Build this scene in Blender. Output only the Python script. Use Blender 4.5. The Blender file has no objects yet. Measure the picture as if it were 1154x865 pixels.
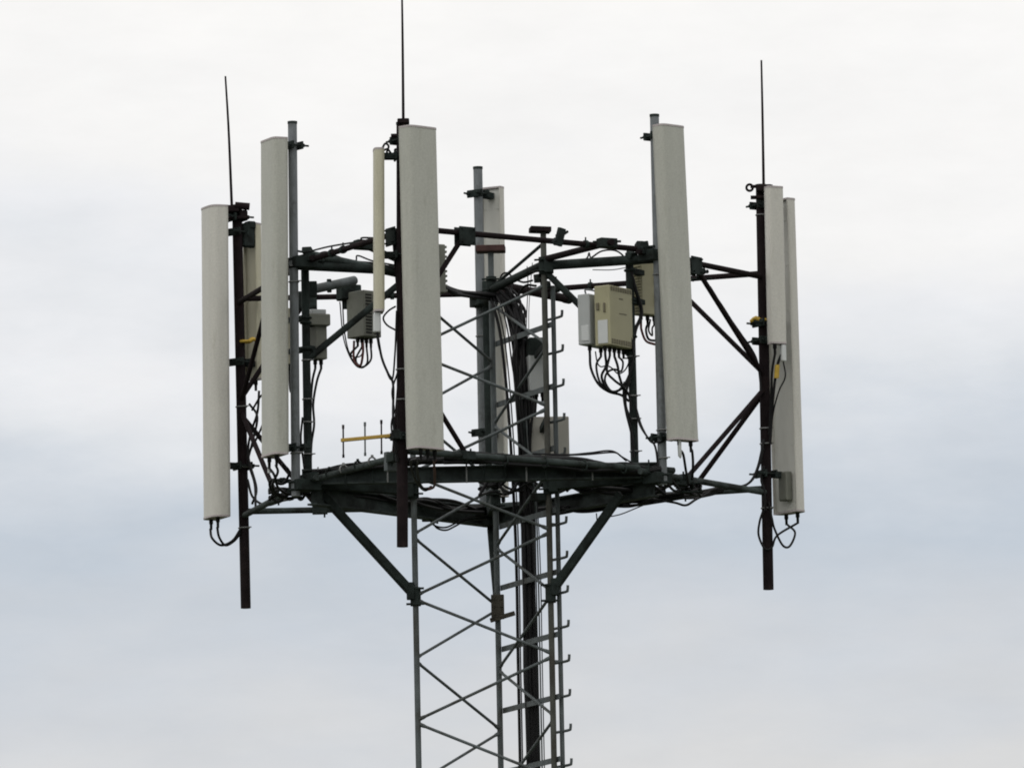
import bpy, bmesh, math, random
from mathutils import Vector, Matrix
random.seed(7)
sc = bpy.context.scene
COL = sc.collection

# ------------------------------------------------------------------ camera
DIST = 60.0; ELEV = math.radians(7.6); ROLL = math.radians(1.15); PXM = 175.0
AIM_X = 33 / PXM; CAM_Z = 1.7
CAM = Vector((AIM_X, -DIST, CAM_Z))
FPX = PXM * DIST / math.cos(ELEV)                 # focal length in pixels of a 1154 wide picture
FWD = Vector((0, math.cos(ELEV), math.sin(ELEV)))
R0 = Vector((1, 0, 0)); U0 = Vector((0, -math.sin(ELEV), math.cos(ELEV)))
RGT = R0 * math.cos(ROLL) - U0 * math.sin(ROLL)
UPV = U0 * math.cos(ROLL) + R0 * math.sin(ROLL)
cam_d = bpy.data.cameras.new('camera'); cam = bpy.data.objects.new('camera', cam_d); COL.objects.link(cam)
m = Matrix((RGT, UPV, -FWD)).transposed().to_4x4(); m.translation = CAM
cam.matrix_world = m
cam_d.sensor_width = 36; cam_d.lens = FPX / 1154 * 36
cam_d.clip_start = 0.5; cam_d.clip_end = 20000
sc.camera = cam

# ------------------------------------------------------------------ sky, sun, exposure
SUN_EL = math.radians(48); SUN_ROT = math.radians(215)
w = bpy.data.worlds.new('World'); sc.world = w; w.use_nodes = True
nt = w.node_tree; nt.nodes.clear()
def N(t, **k):
    n = nt.nodes.new(t)
    for a, b in k.items(): setattr(n, a, b)
    return n
def math_node(op, a, b=None, c=None):
    n = N('ShaderNodeMath', operation=op)
    for i, v in enumerate((a, b, c)):
        if v is None: continue
        if isinstance(v, (int, float)): n.inputs[i].default_value = v
        else: nt.links.new(v, n.inputs[i])
    return n.outputs[0]
out = N('ShaderNodeOutputWorld'); bg = N('ShaderNodeBackground'); bg.inputs[1].default_value = 0.1
nt.links.new(bg.outputs[0], out.inputs[0])
sky = N('ShaderNodeTexSky', sky_type='NISHITA'); sky.sun_disc = False
sky.sun_elevation = SUN_EL; sky.sun_rotation = SUN_ROT
tc = N('ShaderNodeTexCoord')
sep = N('ShaderNodeSeparateXYZ'); nt.links.new(tc.outputs['Generated'], sep.inputs[0])
el = math_node('MULTIPLY', math_node('ARCSINE', sep.outputs[2]), 57.29578)       # elevation in degrees
az = math_node('MULTIPLY', math_node('ARCTAN2', sep.outputs[0], sep.outputs[1]), 57.29578)
cv = N('ShaderNodeCombineXYZ')
nt.links.new(math_node('MULTIPLY', az, 0.20), cv.inputs[0])
nt.links.new(math_node('MULTIPLY', el, 0.55), cv.inputs[1])
def noise(scale, detail, off, rough=.55):
    mp = N('ShaderNodeMapping'); mp.inputs['Location'].default_value = off
    nt.links.new(cv.outputs[0], mp.inputs[0])
    n = N('ShaderNodeTexNoise'); n.inputs['Scale'].default_value = scale
    n.inputs['Detail'].default_value = detail; n.inputs['Roughness'].default_value = rough
    nt.links.new(mp.outputs[0], n.inputs[0]); return n.outputs[0]
n1 = noise(1.0, 2, (0.4, 3.6, 0)); n2 = noise(2.4, 6, (8.1, 2.2, 0), .6)
d1 = math_node('MULTIPLY', math_node('SUBTRACT', n1, .5), 3.2)
d2 = math_node('MULTIPLY', math_node('SUBTRACT', n2, .5), 1.4)
elw = math_node('ADD', math_node('ADD', el, d1), d2)
t = math_node('DIVIDE', math_node('SUBTRACT', elw, 3.0), 9.0)                     # 3 deg -> 0, 12 deg -> 1
ramp = N('ShaderNodeValToRGB'); cr = ramp.color_ramp
stops = [(0.0, (.74, .735, .725)), (.25, (.715, .715, .72)), (.33, (.65, .675, .715)), (.41, (.565, .62, .69)), (.46, (.665, .705, .76)),
         (.51, (.79, .81, .84)), (.56, (.875, .88, .90)), (.63, (.955, .945, .935)), (.78, (1.0, .985, .965)), (1.0, (1.03, 1.015, .99))]
while len(cr.elements) < len(stops): cr.elements.new(.5)
for e_, (p_, c_) in zip(cr.elements, stops): e_.position = p_; e_.color = (*c_, 1)
nt.links.new(t, ramp.inputs[0])
# thin streaks of cloud texture over the soft bands
n3 = noise(5.0, 7, (1.7, 9.4, 0), .62)
st = N('ShaderNodeMapRange'); nt.links.new(n3, st.inputs[0])
st.inputs[1].default_value = .3; st.inputs[2].default_value = .7; st.inputs[3].default_value = .965; st.inputs[4].default_value = 1.022
zen = N('ShaderNodeMapRange'); nt.links.new(el, zen.inputs[0])
zen.inputs[1].default_value = 10; zen.inputs[2].default_value = 80; zen.inputs[3].default_value = 9.9; zen.inputs[4].default_value = 10.5
mul = N('ShaderNodeVectorMath', operation='SCALE'); nt.links.new(ramp.outputs[0], mul.inputs[0]); nt.links.new(math_node('MULTIPLY', zen.outputs[0], st.outputs[0]), mul.inputs['Scale'])
mix = N('ShaderNodeMix', data_type='RGBA'); mix.inputs[0].default_value = 0.96
nt.links.new(sky.outputs[0], mix.inputs[6]); nt.links.new(mul.outputs[0], mix.inputs[7])
nt.links.new(mix.outputs[2], bg.inputs[0])

sl = bpy.data.lights.new('sun', 'SUN'); sl.energy = 0.55; sl.angle = math.radians(40); sl.color = (1, .97, .92)
so = bpy.data.objects.new('sun', sl); COL.objects.link(so)
# the sky texture's sun_rotation runs clockwise from +Y
sdir = Vector((math.sin(SUN_ROT) * math.cos(SUN_EL), math.cos(SUN_ROT) * math.cos(SUN_EL), math.sin(SUN_EL)))
so.rotation_euler = sdir.to_track_quat('Z', 'Y').to_euler(); so.location = (0, 0, 40)
vs = sc.view_settings; vs.view_transform = 'Standard'; vs.look = 'None'; vs.exposure = 0; vs.gamma = 1; vs.use_curve_mapping = False
sc.cycles.filter_width = 1.9

# ------------------------------------------------------------------ helpers
def ray(px, py): return FWD + RGT * ((px - 577) / FPX) - UPV * ((py - 432.5) / FPX)
def at(px, py, Y):
    d = ray(px, py); return CAM + d * ((Y - CAM.y) / d.y)
def atz(px, py, Z):
    d = ray(px, py); return CAM + d * ((Z - CAM.z) / d.z)

MATS = {}
def mat(name, col, rough=.6, metal=0.0, var=.12,  scale=9, stretch=(1, 1, 1), bump=0.0, spot=None, spec=.5, grain=0):
    mt = bpy.data.materials.new(name); mt.use_nodes = True
    t_ = mt.node_tree; b = t_.nodes['Principled BSDF']
    b.inputs['Roughness'].default_value = rough; b.inputs['Metallic'].default_value = metal; b.inputs['Specular IOR Level'].default_value = spec
    tcn = t_.nodes.new('ShaderNodeTexCoord'); mp = t_.nodes.new('ShaderNodeMapping'); mp.inputs['Scale'].default_value = stretch
    no = t_.nodes.new('ShaderNodeTexNoise'); no.inputs['Scale'].default_value = scale; no.inputs['Detail'].default_value = 7; no.inputs['Roughness'].default_value = .62
    rp = t_.nodes.new('ShaderNodeValToRGB')
    rp.color_ramp.elements[0].position = .28; rp.color_ramp.elements[1].position = .72
    rp.color_ramp.elements[0].color = (*[c * (1 - var) for c in col], 1)
    rp.color_ramp.elements[1].color = (*[min(1, c * (1 + var)) for c in col], 1)
    t_.links.new(tcn.outputs['Object'], mp.inputs[0]); t_.links.new(mp.outputs[0], no.inputs[0]); t_.links.new(no.outputs[0], rp.inputs[0])
    last = rp.outputs[0]
    if spot:
        s_col, s_scale, s_lo, s_hi = spot
        n2_ = t_.nodes.new('ShaderNodeTexNoise'); n2_.inputs['Scale'].default_value = s_scale; n2_.inputs['Detail'].default_value = 9; n2_.inputs['Roughness'].default_value = .7
        t_.links.new(mp.outputs[0], n2_.inputs[0])
        r2 = t_.nodes.new('ShaderNodeMapRange'); r2.inputs[1].default_value = s_lo; r2.inputs[2].default_value = s_hi
        t_.links.new(n2_.outputs[0], r2.inputs[0])
        mx = t_.nodes.new('ShaderNodeMix'); mx.data_type = 'RGBA'; mx.inputs[7].default_value = (*s_col, 1)
        t_.links.new(r2.outputs[0], mx.inputs[0]); t_.links.new(last, mx.inputs[6]); last = mx.outputs[2]
    if grain:                                                          # fine mottling of weathered plastic
        n4 = t_.nodes.new('ShaderNodeTexNoise'); n4.inputs['Scale'].default_value = 95; n4.inputs['Detail'].default_value = 3; n4.inputs['Roughness'].default_value = .8
        t_.links.new(tcn.outputs['Object'], n4.inputs[0])
        r4 = t_.nodes.new('ShaderNodeMapRange'); r4.inputs[1].default_value = .3; r4.inputs[2].default_value = .7; r4.inputs[3].default_value = 1 - grain; r4.inputs[4].default_value = 1 + grain
        t_.links.new(n4.outputs[0], r4.inputs[0])
        sc4 = t_.nodes.new('ShaderNodeVectorMath'); sc4.operation = 'SCALE'
        t_.links.new(last, sc4.inputs[0]); t_.links.new(r4.outputs[0], sc4.inputs['Scale']); last = sc4.outputs[0]
    t_.links.new(last, b.inputs['Base Color'])
    if bump:
        bp = t_.nodes.new('ShaderNodeBump'); bp.inputs['Strength'].default_value = bump; bp.inputs['Distance'].default_value = .004
        t_.links.new(no.outputs[0], bp.inputs['Height']); t_.links.new(bp.outputs[0], b.inputs['Normal'])
    MATS[name] = mt; return mt
mat('radome', (.545, .535, .49), .5, 0, .06, 5, (3, 3, .5), spot=((.38, .37, .31), 7, .58, .84), grain=.10)
mat('radome_grey', (.42, .425, .38), .5, 0, .06, 5, (3, 3, .5), spot=((.31, .31, .26), 7, .56, .82), grain=.12)
mat('radome_warm', (.49, .47, .355), .5, 0, .07, 6, (3, 3, .6), spot=((.34, .32, .22), 8, .56, .8), grain=.10)
mat('cap', (.42, .38, .38), .6, 0, .1, 12)
mat('channel', (.56, .56, .52), .5, .0, .08, 7, (2, 2, .6))
mat('channel_warm', (.46, .44, .34), .5, .0, .1, 7, (2, 2, .6))
mat('galvanised', (.165, .18, .19), .6, .2, .22, 16, (1, 1, .6), spot=((.085, .09, .088), 11, .52, .7), spec=.35)
mat('mast_steel', (.098, .113, .117), .65, .15, .3, 14, (1, 1, .5), spot=((.05, .048, .04), 6, .5, .68), spec=.3)
mat('frame_steel', (.025, .033, .031), .8, .05, .45, 10, spot=((.010, .011, .010), 7, .48, .66), spec=.1)
mat('beam_steel', (.046, .058, .056), .75, .05, .45, 9, spot=((.016, .018, .017), 6, .46, .64), spec=.15)
mat('brown_steel', (.0145, .0105, .0115), .85, 0, .35, 12, spot=((.035, .023, .021), 9, .55, .75), spec=.08)
mat('clamp_zinc', (.22, .225, .225), .5, .3, .2, 20, spec=.4)
mat('rust_plate', (.06, .032, .03), .8, 0, .3, 12, spec=.2)
mat('cable_black', (.009, .009, .010), .55, 0, .25, 30, spec=.2)
mat('cable_red', (.09, .022, .02), .5, 0, .2, 30, spec=.25)
mat('beige', (.375, .355, .225), .5, 0, .06, 8, spot=((.33, .30, .19), 7, .6, .8))
mat('beige_side', (.33, .31, .20), .5, 0, .08, 8)
mat('grey_box', (.42, .44, .44), .5, 0, .07, 8, spot=((.3, .3, .29), 7, .58, .8))
mat('olive_grey', (.15, .155, .13), .6, 0, .15, 9, spot=((.09, .09, .075), 8, .55, .75))
mat('dark_vent', (.15, .135, .09), .6, 0, .15, 20)
mat('slit', (.02, .02, .018), .7, 0, .1, 20, spec=.2)
mat('plate_white', (.58, .60, .60), .45, 0, .05, 10)
mat('cream_cabinet', (.36, .35, .31), .55, 0, .08, 7, spot=((.24, .23, .20), 6, .56, .78))
mat('yellow', (.42, .27, .04), .5, 0, .2, 25)
mat('yellow_tape', (.50, .33, .04), .5, 0, .2, 25)
mat('concrete', (.36, .35, .33), .85, 0, .2, 6, bump=.3)
mat('grass', (.05, .06, .03), .9, 0, .4, .8, bump=.5)
mat('mast_rusty', (.072, .075, .066), .7, .05, .35, 12, (1, 1, .5), spot=((.045, .038, .03), 7, .50, .68), spec=.25)
mat('splice', (.065, .06, .048), .75, 0, .35, 16, spot=((.03, .025, .02), 14, .5, .65), spec=.2)

class MB:
    def __init__(s): s.v = []; s.f = []; s.sm = []
    def _add(s, vs_, fs, smooth):
        o = len(s.v); s.v += [Vector(v) for v in vs_]
        for i, f in enumerate(fs):
            s.f.append([o + j for j in f]); s.sm.append(smooth if isinstance(smooth, bool) else smooth[i])
    def tube(s, pts, r, n=10, caps=True):
        pts = [Vector(p) for p in pts]
        rs = list(r) if isinstance(r, (list, tuple)) else [r] * len(pts)
        k = len(pts); rings = []
        t0 = (pts[1] - pts[0]).normalized()
        a = Vector((0, 0, 1)) if abs(t0.z) < .9 else Vector((1, 0, 0))
        u = t0.cross(a).normalized()
        for i in range(k):
            tg = (pts[min(i + 1, k - 1)] - pts[max(i - 1, 0)]).normalized()
            u = (u - tg * u.dot(tg)).normalized(); v = tg.cross(u)
            rings.append([pts[i] + (u * math.cos(q) + v * math.sin(q)) * rs[i] for q in [2 * math.pi * j / n for j in range(n)]])
        vs_ = [p for rg in rings for p in rg]
        fs = [[i * n + j, i * n + (j + 1) % n, (i + 1) * n + (j + 1) % n, (i + 1) * n + j] for i in range(k - 1) for j in range(n)]
        s._add(vs_, fs, True)
        if caps:
            s._add(rings[0], [list(range(n - 1, -1, -1))], False)
            s._add(rings[-1], [list(range(n))], False)
        return s
    def box(s, c, size, R=None, bev=.004):
        c = Vector(c); R = R or Matrix.Identity(3)
        bm = bmesh.new(); bmesh.ops.create_cube(bm, size=1)
        for v in bm.verts: v.co = Vector((v.co.x * size[0], v.co.y * size[1], v.co.z * size[2]))
        b = min(bev, min(size) * .3)
        if b > 0: bmesh.ops.bevel(bm, geom=bm.edges[:], offset=b, segments=1, affect='EDGES')
        bm.verts.index_update()
        s._add([c + R @ v.co for v in bm.verts], [[v.index for v in f.verts] for f in bm.faces], False)
        bm.free(); return s
    def bar(s, p, q, wd, ht, up=(0, 0, 1), bev=.003):
        p = Vector(p); q = Vector(q); x = (q - p); L = x.length; x.normalize()
        y = Vector(up).cross(x).normalized(); z = x.cross(y)
        return s.box((p + q) / 2, (L, wd, ht), Matrix((x, y, z)).transposed(), bev)
    def ibeam(s, p, q, wd, ht, tk=.012):
        p = Vector(p); q = Vector(q); z = Vector((0, 0, 1))
        s.bar(p + z * (ht / 2 - tk / 2), q + z * (ht / 2 - tk / 2), wd, tk, bev=.001)
        s.bar(p - z * (ht / 2 - tk / 2), q - z * (ht / 2 - tk / 2), wd, tk, bev=.001)
        return s.bar(p, q, tk, ht - 2 * tk, bev=.0)
    def prism(s, poly, o, R, z0, z1, smooth=True, taper=1.0):
        """poly of (x, y) in the frame R at o, extruded from z0 to z1"""
        o = Vector(o); n = len(poly)
        a = [o + R @ Vector((x, y, z0)) for x, y in poly]; b = [o + R @ Vector((x * taper, y * taper, z1)) for x, y in poly]
        s._add(a + b, [[i, (i + 1) % n, n + (i + 1) % n, n + i] for i in range(n)], smooth)
        s._add(a, [list(range(n - 1, -1, -1))], False); s._add(b, [list(range(n))], False)
        return s
    def ring(s, c, axis, R_, r, n=18, arc=1.0, m_=6):
        c = Vector(c); axis = Vector(axis).normalized()
        a = axis.orthogonal().normalized(); b = axis.cross(a)
        k = int(n * arc) + 1
        pts = [c + (a * math.cos(q) + b * math.sin(q)) * R_ for q in [2 * math.pi * i / n for i in range(k)]]
        return s.tube(pts, r, m_, caps=arc < 1)
    def build(s, name, material, parent=None, root=None, loc=None):
        root = root or parent
        base = Vector(loc) if loc is not None else (Vector(root.location) if root else Vector((0, 0, 0)))
        me = bpy.data.meshes.new(name)
        me.from_pydata([tuple(v - base) for v in s.v], [], s.f)
        me.polygons.foreach_set('use_smooth', s.sm)
        bm = bmesh.new(); bm.from_mesh(me); bmesh.ops.recalc_face_normals(bm, faces=bm.faces); bm.to_mesh(me); bm.free()
        me.update(); me.materials.append(MATS[material])
        o = bpy.data.objects.new(name, me); COL.objects.link(o)
        if parent: o.parent = parent
        else: o.location = base
        return o
def thing(name, label, cat, loc, group=None):
    o = bpy.data.objects.new(name, None); COL.objects.link(o); o.location = loc
    o.empty_display_size = .1
    o['label'] = label; o['category'] = cat
    if group: o['group'] = group
    return o
def tag(o, label, cat, group=None):
    o['label'] = label; o['category'] = cat
    if group: o['group'] = group
    return o
def spline(pts, seg=7):
    pts = [Vector(p) for p in pts]
    if len(pts) < 3: return pts
    P = [pts[0] * 2 - pts[1]] + pts + [pts[-1] * 2 - pts[-2]]; res = []
    for i in range(1, len(P) - 2):
        p0, p1, p2, p3 = P[i - 1:i + 3]
        for k in range(seg):
            t_ = k / seg
            res.append(.5 * ((2 * p1) + (p2 - p0) * t_ + (2 * p0 - 5 * p1 + 4 * p2 - p3) * t_ ** 2 + (3 * p1 - p0 - 3 * p2 + p3) * t_ ** 3))
    res.append(pts[-1]); return res
def yaw_axes(yaw, up=Vector((0, 0, 1))):
    a = math.radians(yaw); n = Vector((math.sin(a), -math.cos(a), 0))
    z = Vector(up).normalized(); y = -(n - z * n.dot(z)).normalized(); x = y.cross(z)
    return Matrix((x, y, z)).transposed(), -y
def lerp(a, b, t_): return a + (b - a) * t_

# ------------------------------------------------------------------ ground
g = MB(); S_ = 6000; nn = 24
xs = [-S_ * (1 - i / nn * 2) * abs(1 - i / nn * 2) for i in range(nn + 1)]
for i in range(nn):
    for j in range(nn):
        g._add([(xs[i], xs[j], 0), (xs[i + 1], xs[j], 0), (xs[i + 1], xs[j + 1], 0), (xs[i], xs[j + 1], 0)], [[0, 1, 2, 3]], False)
go = g.build('ground', 'grass'); go['kind'] = 'structure'
fp = MB(); fp.box((.01, 0, .1), (1.9, 1.9, .5), bev=.03)
fo = fp.build('footing', 'concrete', loc=(.01, 0, 0)); fo['kind'] = 'structure'

# ------------------------------------------------------------------ lattice mast
Z0 = .35; ZTOP = at(611, 262, -.31).z
LEG = {}
for k, (px, py, Y) in {'A': (469.6, 740, -.2), 'B': (562, 740, .51), 'C': (622, 740, -.31)}.items():
    p = at(px, py, Y); LEG[k] = Vector((p.x, p.y, 0))
def leg(k, z): return LEG[k] + Vector((0, 0, z))
mast = thing('lattice_mast', 'tall slim three-legged lattice mast carrying the whole antenna platform', 'mast', (0, 0, Z0))
for k in 'ABC':
    b = MB(); b.tube([leg(k, Z0), leg(k, ZTOP)], .019, 12)
    z = Z0 + 1.1
    b.build('leg', 'mast_rusty' if k == 'C' else 'mast_steel', mast)
b = MB(); c = leg('C', ZTOP); b.box(c + Vector((-.02, 0, .017)), (.135, .11, .034), Matrix.Rotation(.12, 3, 'Z') @ Matrix.Rotation(.04, 3, 'Y')); b.build('top_plate', 'brown_steel', mast)
b = MB(); c = leg('B', ZTOP); b.box(c + Vector((0, 0, .02)), (.19, .12, .042), Matrix.Rotation(-.05, 3, 'Z')); b.build('top_plate', 'rust_plate', mast)
b = MB(); c = leg('A', ZTOP); b.box(c + Vector((0, 0, .017)), (.14, .11, .034)); b.build('top_plate', 'brown_steel', mast)
STEP = .3985
ZN = at(469.6, 673, -.2).z                      # a node of leg A where the front zigzag turns
kmin = -int((ZN - Z0) / STEP) ; kmax = int((ZTOP - .05 - ZN) / STEP)
pairs_even = [('A', 'C'), ('B', 'A'), ('C', 'B')]
faces = [('A', 'C', 0), ('B', 'A', 0), ('C', 'B', 0)]
cen = (LEG['A'] + LEG['B'] + LEG['C']) / 3
nb = 0
for fa, fb, _ in faces:
    for k in range(kmax + 1, kmin - 1, -1):
        za = ZN + k * STEP; zb = za + STEP
        if zb > ZTOP + .03: continue
        zb = min(zb, ZTOP - .01)
        s_, e_ = (fa, fb) if k % 2 == 0 else (fb, fa)
        p, q = leg(s_, za + .012), leg(e_, zb - .012)
        d = (q - p).normalized(); p2 = p + d * .012; q2 = q - d * .012
        off = ((LEG[fa] + LEG[fb]) / 2 - cen).normalized() * .004
        b = MB(); P1_, Q1_ = p2 + off, q2 + off; b.tube([P1_, P1_ + d * .028, P1_ + d * .045, lerp(P1_, Q1_, .5), Q1_ - d * .045, Q1_ - d * .028, Q1_], [.0135, .0130, .0098, .0098, .0098, .0130, .0135], 8)
        b.build('brace', 'mast_steel', mast); nb += 1
# flat cable ladder bars between legs B and C
zf = at(566, 730, .45).z
for k in range(-12, 7):
    z = zf + k * STEP
    if z < Z0 + .2 or z > ZTOP - .5: continue
    p = leg('B', z); q = leg('C', z + 0.0)
    d = (q - p).normalized(); nrm = Vector((0, 0, 1)).cross(d); nrm = nrm if nrm.y > 0 else -nrm
    b = MB(); b.bar(p + nrm * .024, q + nrm * .024 + d * .05, .006, .036, bev=.001); b.bar(p + nrm * .036 + d * .02, q + nrm * .036 + d * .02, .02, .006, bev=.001)
    b.build('cable_ladder_bar', 'mast_steel', mast)
# climbing rail with hooked step pegs
rp = at(631.6, 740, -.26); RX, RY = rp.x, rp.y
zr_top = at(625, 322, -.26).z
b = MB(); b.tube([(RX, RY, Z0), (RX, RY, zr_top)], .016, 10); b.build('climbing_rail', 'mast_steel', mast)
zp = at(636, 706, -.3).z; pd = Vector((.5, -.866, 0))
kk = 0
for k in range(-32, 11):
    z = zp + k * .2215
    if z > zr_top - .03 or z < Z0 + .4: continue
    c = Vector((RX, RY, z)); b = MB()
    hook = spline([c - pd * .10, c + pd * .085, c + pd * .108 + Vector((0, 0, .012)), c + pd * .112 + Vector((0, 0, .040))], 5)
    b.tube(hook, .0092, 8); b.build('step_peg', 'mast_steel', mast)
for k in range(9):                                   # rail stand-offs to leg C
    z = zp + (-.5 - k * 2 + 8) * .44
    if z > zr_top: continue
    b = MB(); b.bar(leg('C', z), (RX, RY, z), .02, .02); b.build('rail_bracket', 'mast_steel', mast)

# ------------------------------------------------------------------ mounting poles (positions only; built below)
POLES = {  # name: (top px, top py, bottom px, bottom py, Y, radius, material)
    'P1': (267, 233, 277, 685, 1.2, .033, 'brown_steel'),
    'P6': (857.5, 210, 866, 664, .52, .034, 'brown_steel'),
    'P3': (453, 140, 453.5, 616, -1.8, .035, 'brown_steel'),
    'P2': (329.5, 139, 333.5, 559, -.67, .029, 'galvanised'),
    'P5': (737.5, 131, 747, 546, -.67, .029, 'galvanised'),
    'P4': (538.5, 190, 546, 590, 1.3, .030, 'galvanised')}
PT = {k: at(v[0], v[1], v[4]) for k, v in POLES.items()}
PB = {k: at(v[2], v[3], v[4]) for k, v in POLES.items()}
def pole(k, z): return lerp(PB[k], PT[k], (z - PB[k].z) / (PT[k].z - PB[k].z))

# ------------------------------------------------------------------ head frame
ZT = 10.455; ZB = 9.045
frame = thing('head_frame', 'dark steel star-shaped platform frame clamped around the mast top', 'platform frame', (0, 0, 8.3))
def part(b, name, m_='frame_steel'): return b.build(name, m_, frame)
CN = {'P2': Vector((-1.10, -.62, 0)), 'P5': Vector((1.08, -.62, 0)), 'P4': Vector((0.03, 1.2, 0))}
def cn(k, z): return CN[k] + Vector((0, 0, z))
REACH = {('P6', 'P5'): (.84, .98), ('P6', 'P4'): (.64, .53), ('P3', 'P5'): (.49, .50), ('P3', 'P2'): (.11, .12), ('P1', 'P2'): (.95, .95), ('P1', 'P4'): (.45, .5)}
OUT = {'P3': ('P2', 'P5'), 'P1': ('P2', 'P4'), 'P6': ('P5', 'P4')}
for o_, cs in OUT.items():
    for i, c_ in enumerate(cs):
        zt = ZT + (.012 if i else -.012); zb = ZB + (.014 if i else -.014)
        a = pole(o_, zt); b_ = pole(c_, zt); b_ = Vector((CN[c_].x, CN[c_].y, zt)) ; d = (b_ - a).normalized()
        q = b_ + d * .13
        b = MB(); b.tube([a + d * .03, q], .0185, 10); part(b, 'arm', 'brown_steel')
        a2 = pole(o_, zb); b2 = Vector((CN[c_].x, CN[c_].y, zb)); d2 = (b2 - a2).normalized()
        b = MB(); b.tube([a2 + d2 * .03, b2 + d2 * .16], .0205, 10); part(b, 'arm', 'beam_steel')
        # diagonals meeting at the pole's middle
        zm = (ZT + ZB) / 2
        up = a + (b_ - a).normalized() * REACH[o_, c_][0]; dn = a2 + d2 * REACH[o_, c_][1]
        s1 = pole(o_, zm + .035 + (.02 if i else 0)); s2 = pole(o_, zm - .035 - (.02 if i else 0))
        b = MB(); b.tube([s1 + (up - s1).normalized() * .02, up + Vector((0, 0, -.005))], .0165, 10); part(b, 'strut', 'brown_steel')
        b = MB(); b.tube([s2 + (dn - s2).normalized() * .02, dn], .0165, 10); part(b, 'strut', 'brown_steel')
        # plates bolted at the foot of the diagonals
        x = d; y = Vector((0, 0, 1)).cross(x).normalized(); R = Matrix((x, y, Vector((0, 0, 1)))).transposed()
        b = MB(); b.box(up + Vector((0, 0, -.02)) - y * .026, (.125, .010, .115), R, .002)
        b.box(up + Vector((0, 0, -.02)) + y * .026, (.125, .010, .115), R, .002)
        for sx in (-.045, .045):
            for sz in (-.06, .022): b.tube([up + x * sx + Vector((0, 0, sz)) - y * .045, up + x * sx + Vector((0, 0, sz)) + y * .045], .006, 6)
        part(b, 'clamp_plate', 'frame_steel')
        b = MB(); b.box(dn, (.10, .06, .055), R, .003)
        b.tube([dn + x * .03 - Vector((0, 0, .05)), dn + x * .03 + Vector((0, 0, .045))], .007, 6); part(b, 'clamp_plate', 'frame_steel')
        # pipe clamps part way along the upper arm
        for f_ in (.62, .74):
            c = lerp(a, b_, f_); b = MB(); b.tube([c - x * .012, c + x * .012], .026, 10); b.tube([c + Vector((0, 0, .015)), c + Vector((0, 0, .045))], .006, 6); part(b, 'pipe_clamp', 'frame_steel')
# corner posts joining the top and bottom of the frame
POST = {'P2': (at(343.5, 290, -.52), at(347.5, 548, -.52)), 'P5': (at(709, 285, -.5), at(716, 545, -.5))}
for k, (a, b_) in POST.items():
    b = MB(); b.tube([a, b_], .026, 12)
    part(b, 'post', 'frame_steel')
    for t_ in (.45, .62, .72, .86):
        c = lerp(a, b_, t_); b = MB(); b.ring(c, (0, 0, 1), .028, .005); b.tube([c + Vector((.02, -.02, 0)), c + Vector((.048, -.03, 0))], .0045, 6); part(b, 'hose_clamp', 'clamp_zinc')
b = MB(); b.tube([(.03, 1.2, 8.93), (.03, 1.2, 10.55)], .026, 12); part(b, 'post', 'frame_steel')
# spokes from the mast legs to the corners
for lk, ck, rr in (('A', 'P2', .031), ('C', 'P5', .031), ('B', 'P4', .031)):
    a = leg(lk, ZT - .03); q = cn(ck, ZT - .045); d = (q - a).normalized()
    b = MB(); b.tube([a + d * .02, q + d * .08], rr, 12); part(b, 'spoke', 'frame_steel')
    a2 = leg(lk, ZB - .03); q2 = cn(ck, ZB - .03); d2 = (q2 - a2).normalized()
    b = MB(); b.bar(a2 + d2 * .02, q2, .06, .08); part(b, 'spoke', 'frame_steel')
    # raking strut below from the top clamp to the corner post, as on both sides in the photo
    for z, h in ((ZT - .03, .11), (ZB - .03, .13)):
        b = MB(); b.tube([leg(lk, z - h / 2), leg(lk, z + h / 2)], .034, 12)
        for zz in (-.035, .035):
            for sg in (-1, 1): b.tube([leg(lk, z + zz) + Vector((-.06 * sg, -.02, 0)), leg(lk, z + zz) + Vector((.02 * sg, -.05, 0))], .007, 6)
        b.box(leg(lk, z) + d * .035, (.06, .08, h * .9), None, .004)
        part(b, 'leg_clamp', 'frame_steel')
    # stay from the mast clamp down to the post
    if ck in POST:
        end = lerp(*POST[ck], .45); st = leg(lk, ZT - .06)
        b = MB(); b.tube([st, end], .0215, 10); part(b, 'strut', 'frame_steel')
# crossing pipes from the mast clamps up to the front arms
for lk, px, py in (('C', 684, 274), ('A', 410, 276)):
    a = leg(lk, ZT + .01); q = atz(px, py, ZT + .01)
    b = MB(); b.tube([a, q + (q - a).normalized() * .06], .021, 10); part(b, 'spoke', 'brown_steel')
    b = MB(); b.box(q, (.12, .07, .06), Matrix.Rotation(.5, 3, 'Z'), .004); b.tube([q + Vector((-.09, 0, .01)), q + Vector((.09, 0, .01))], .008, 6); part(b, 'clamp_plate', 'frame_steel')
b = MB(); b.tube([leg('C', ZTOP - .07), leg('B', ZT - .05)], .011, 8); part(b, 'strut', 'frame_steel')
b = MB(); a = leg('C', ZT - .02); q = leg('B', ZT - .06); b.tube([a, q], .026, 10); part(b, 'collar_pipe', 'frame_steel')
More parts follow.
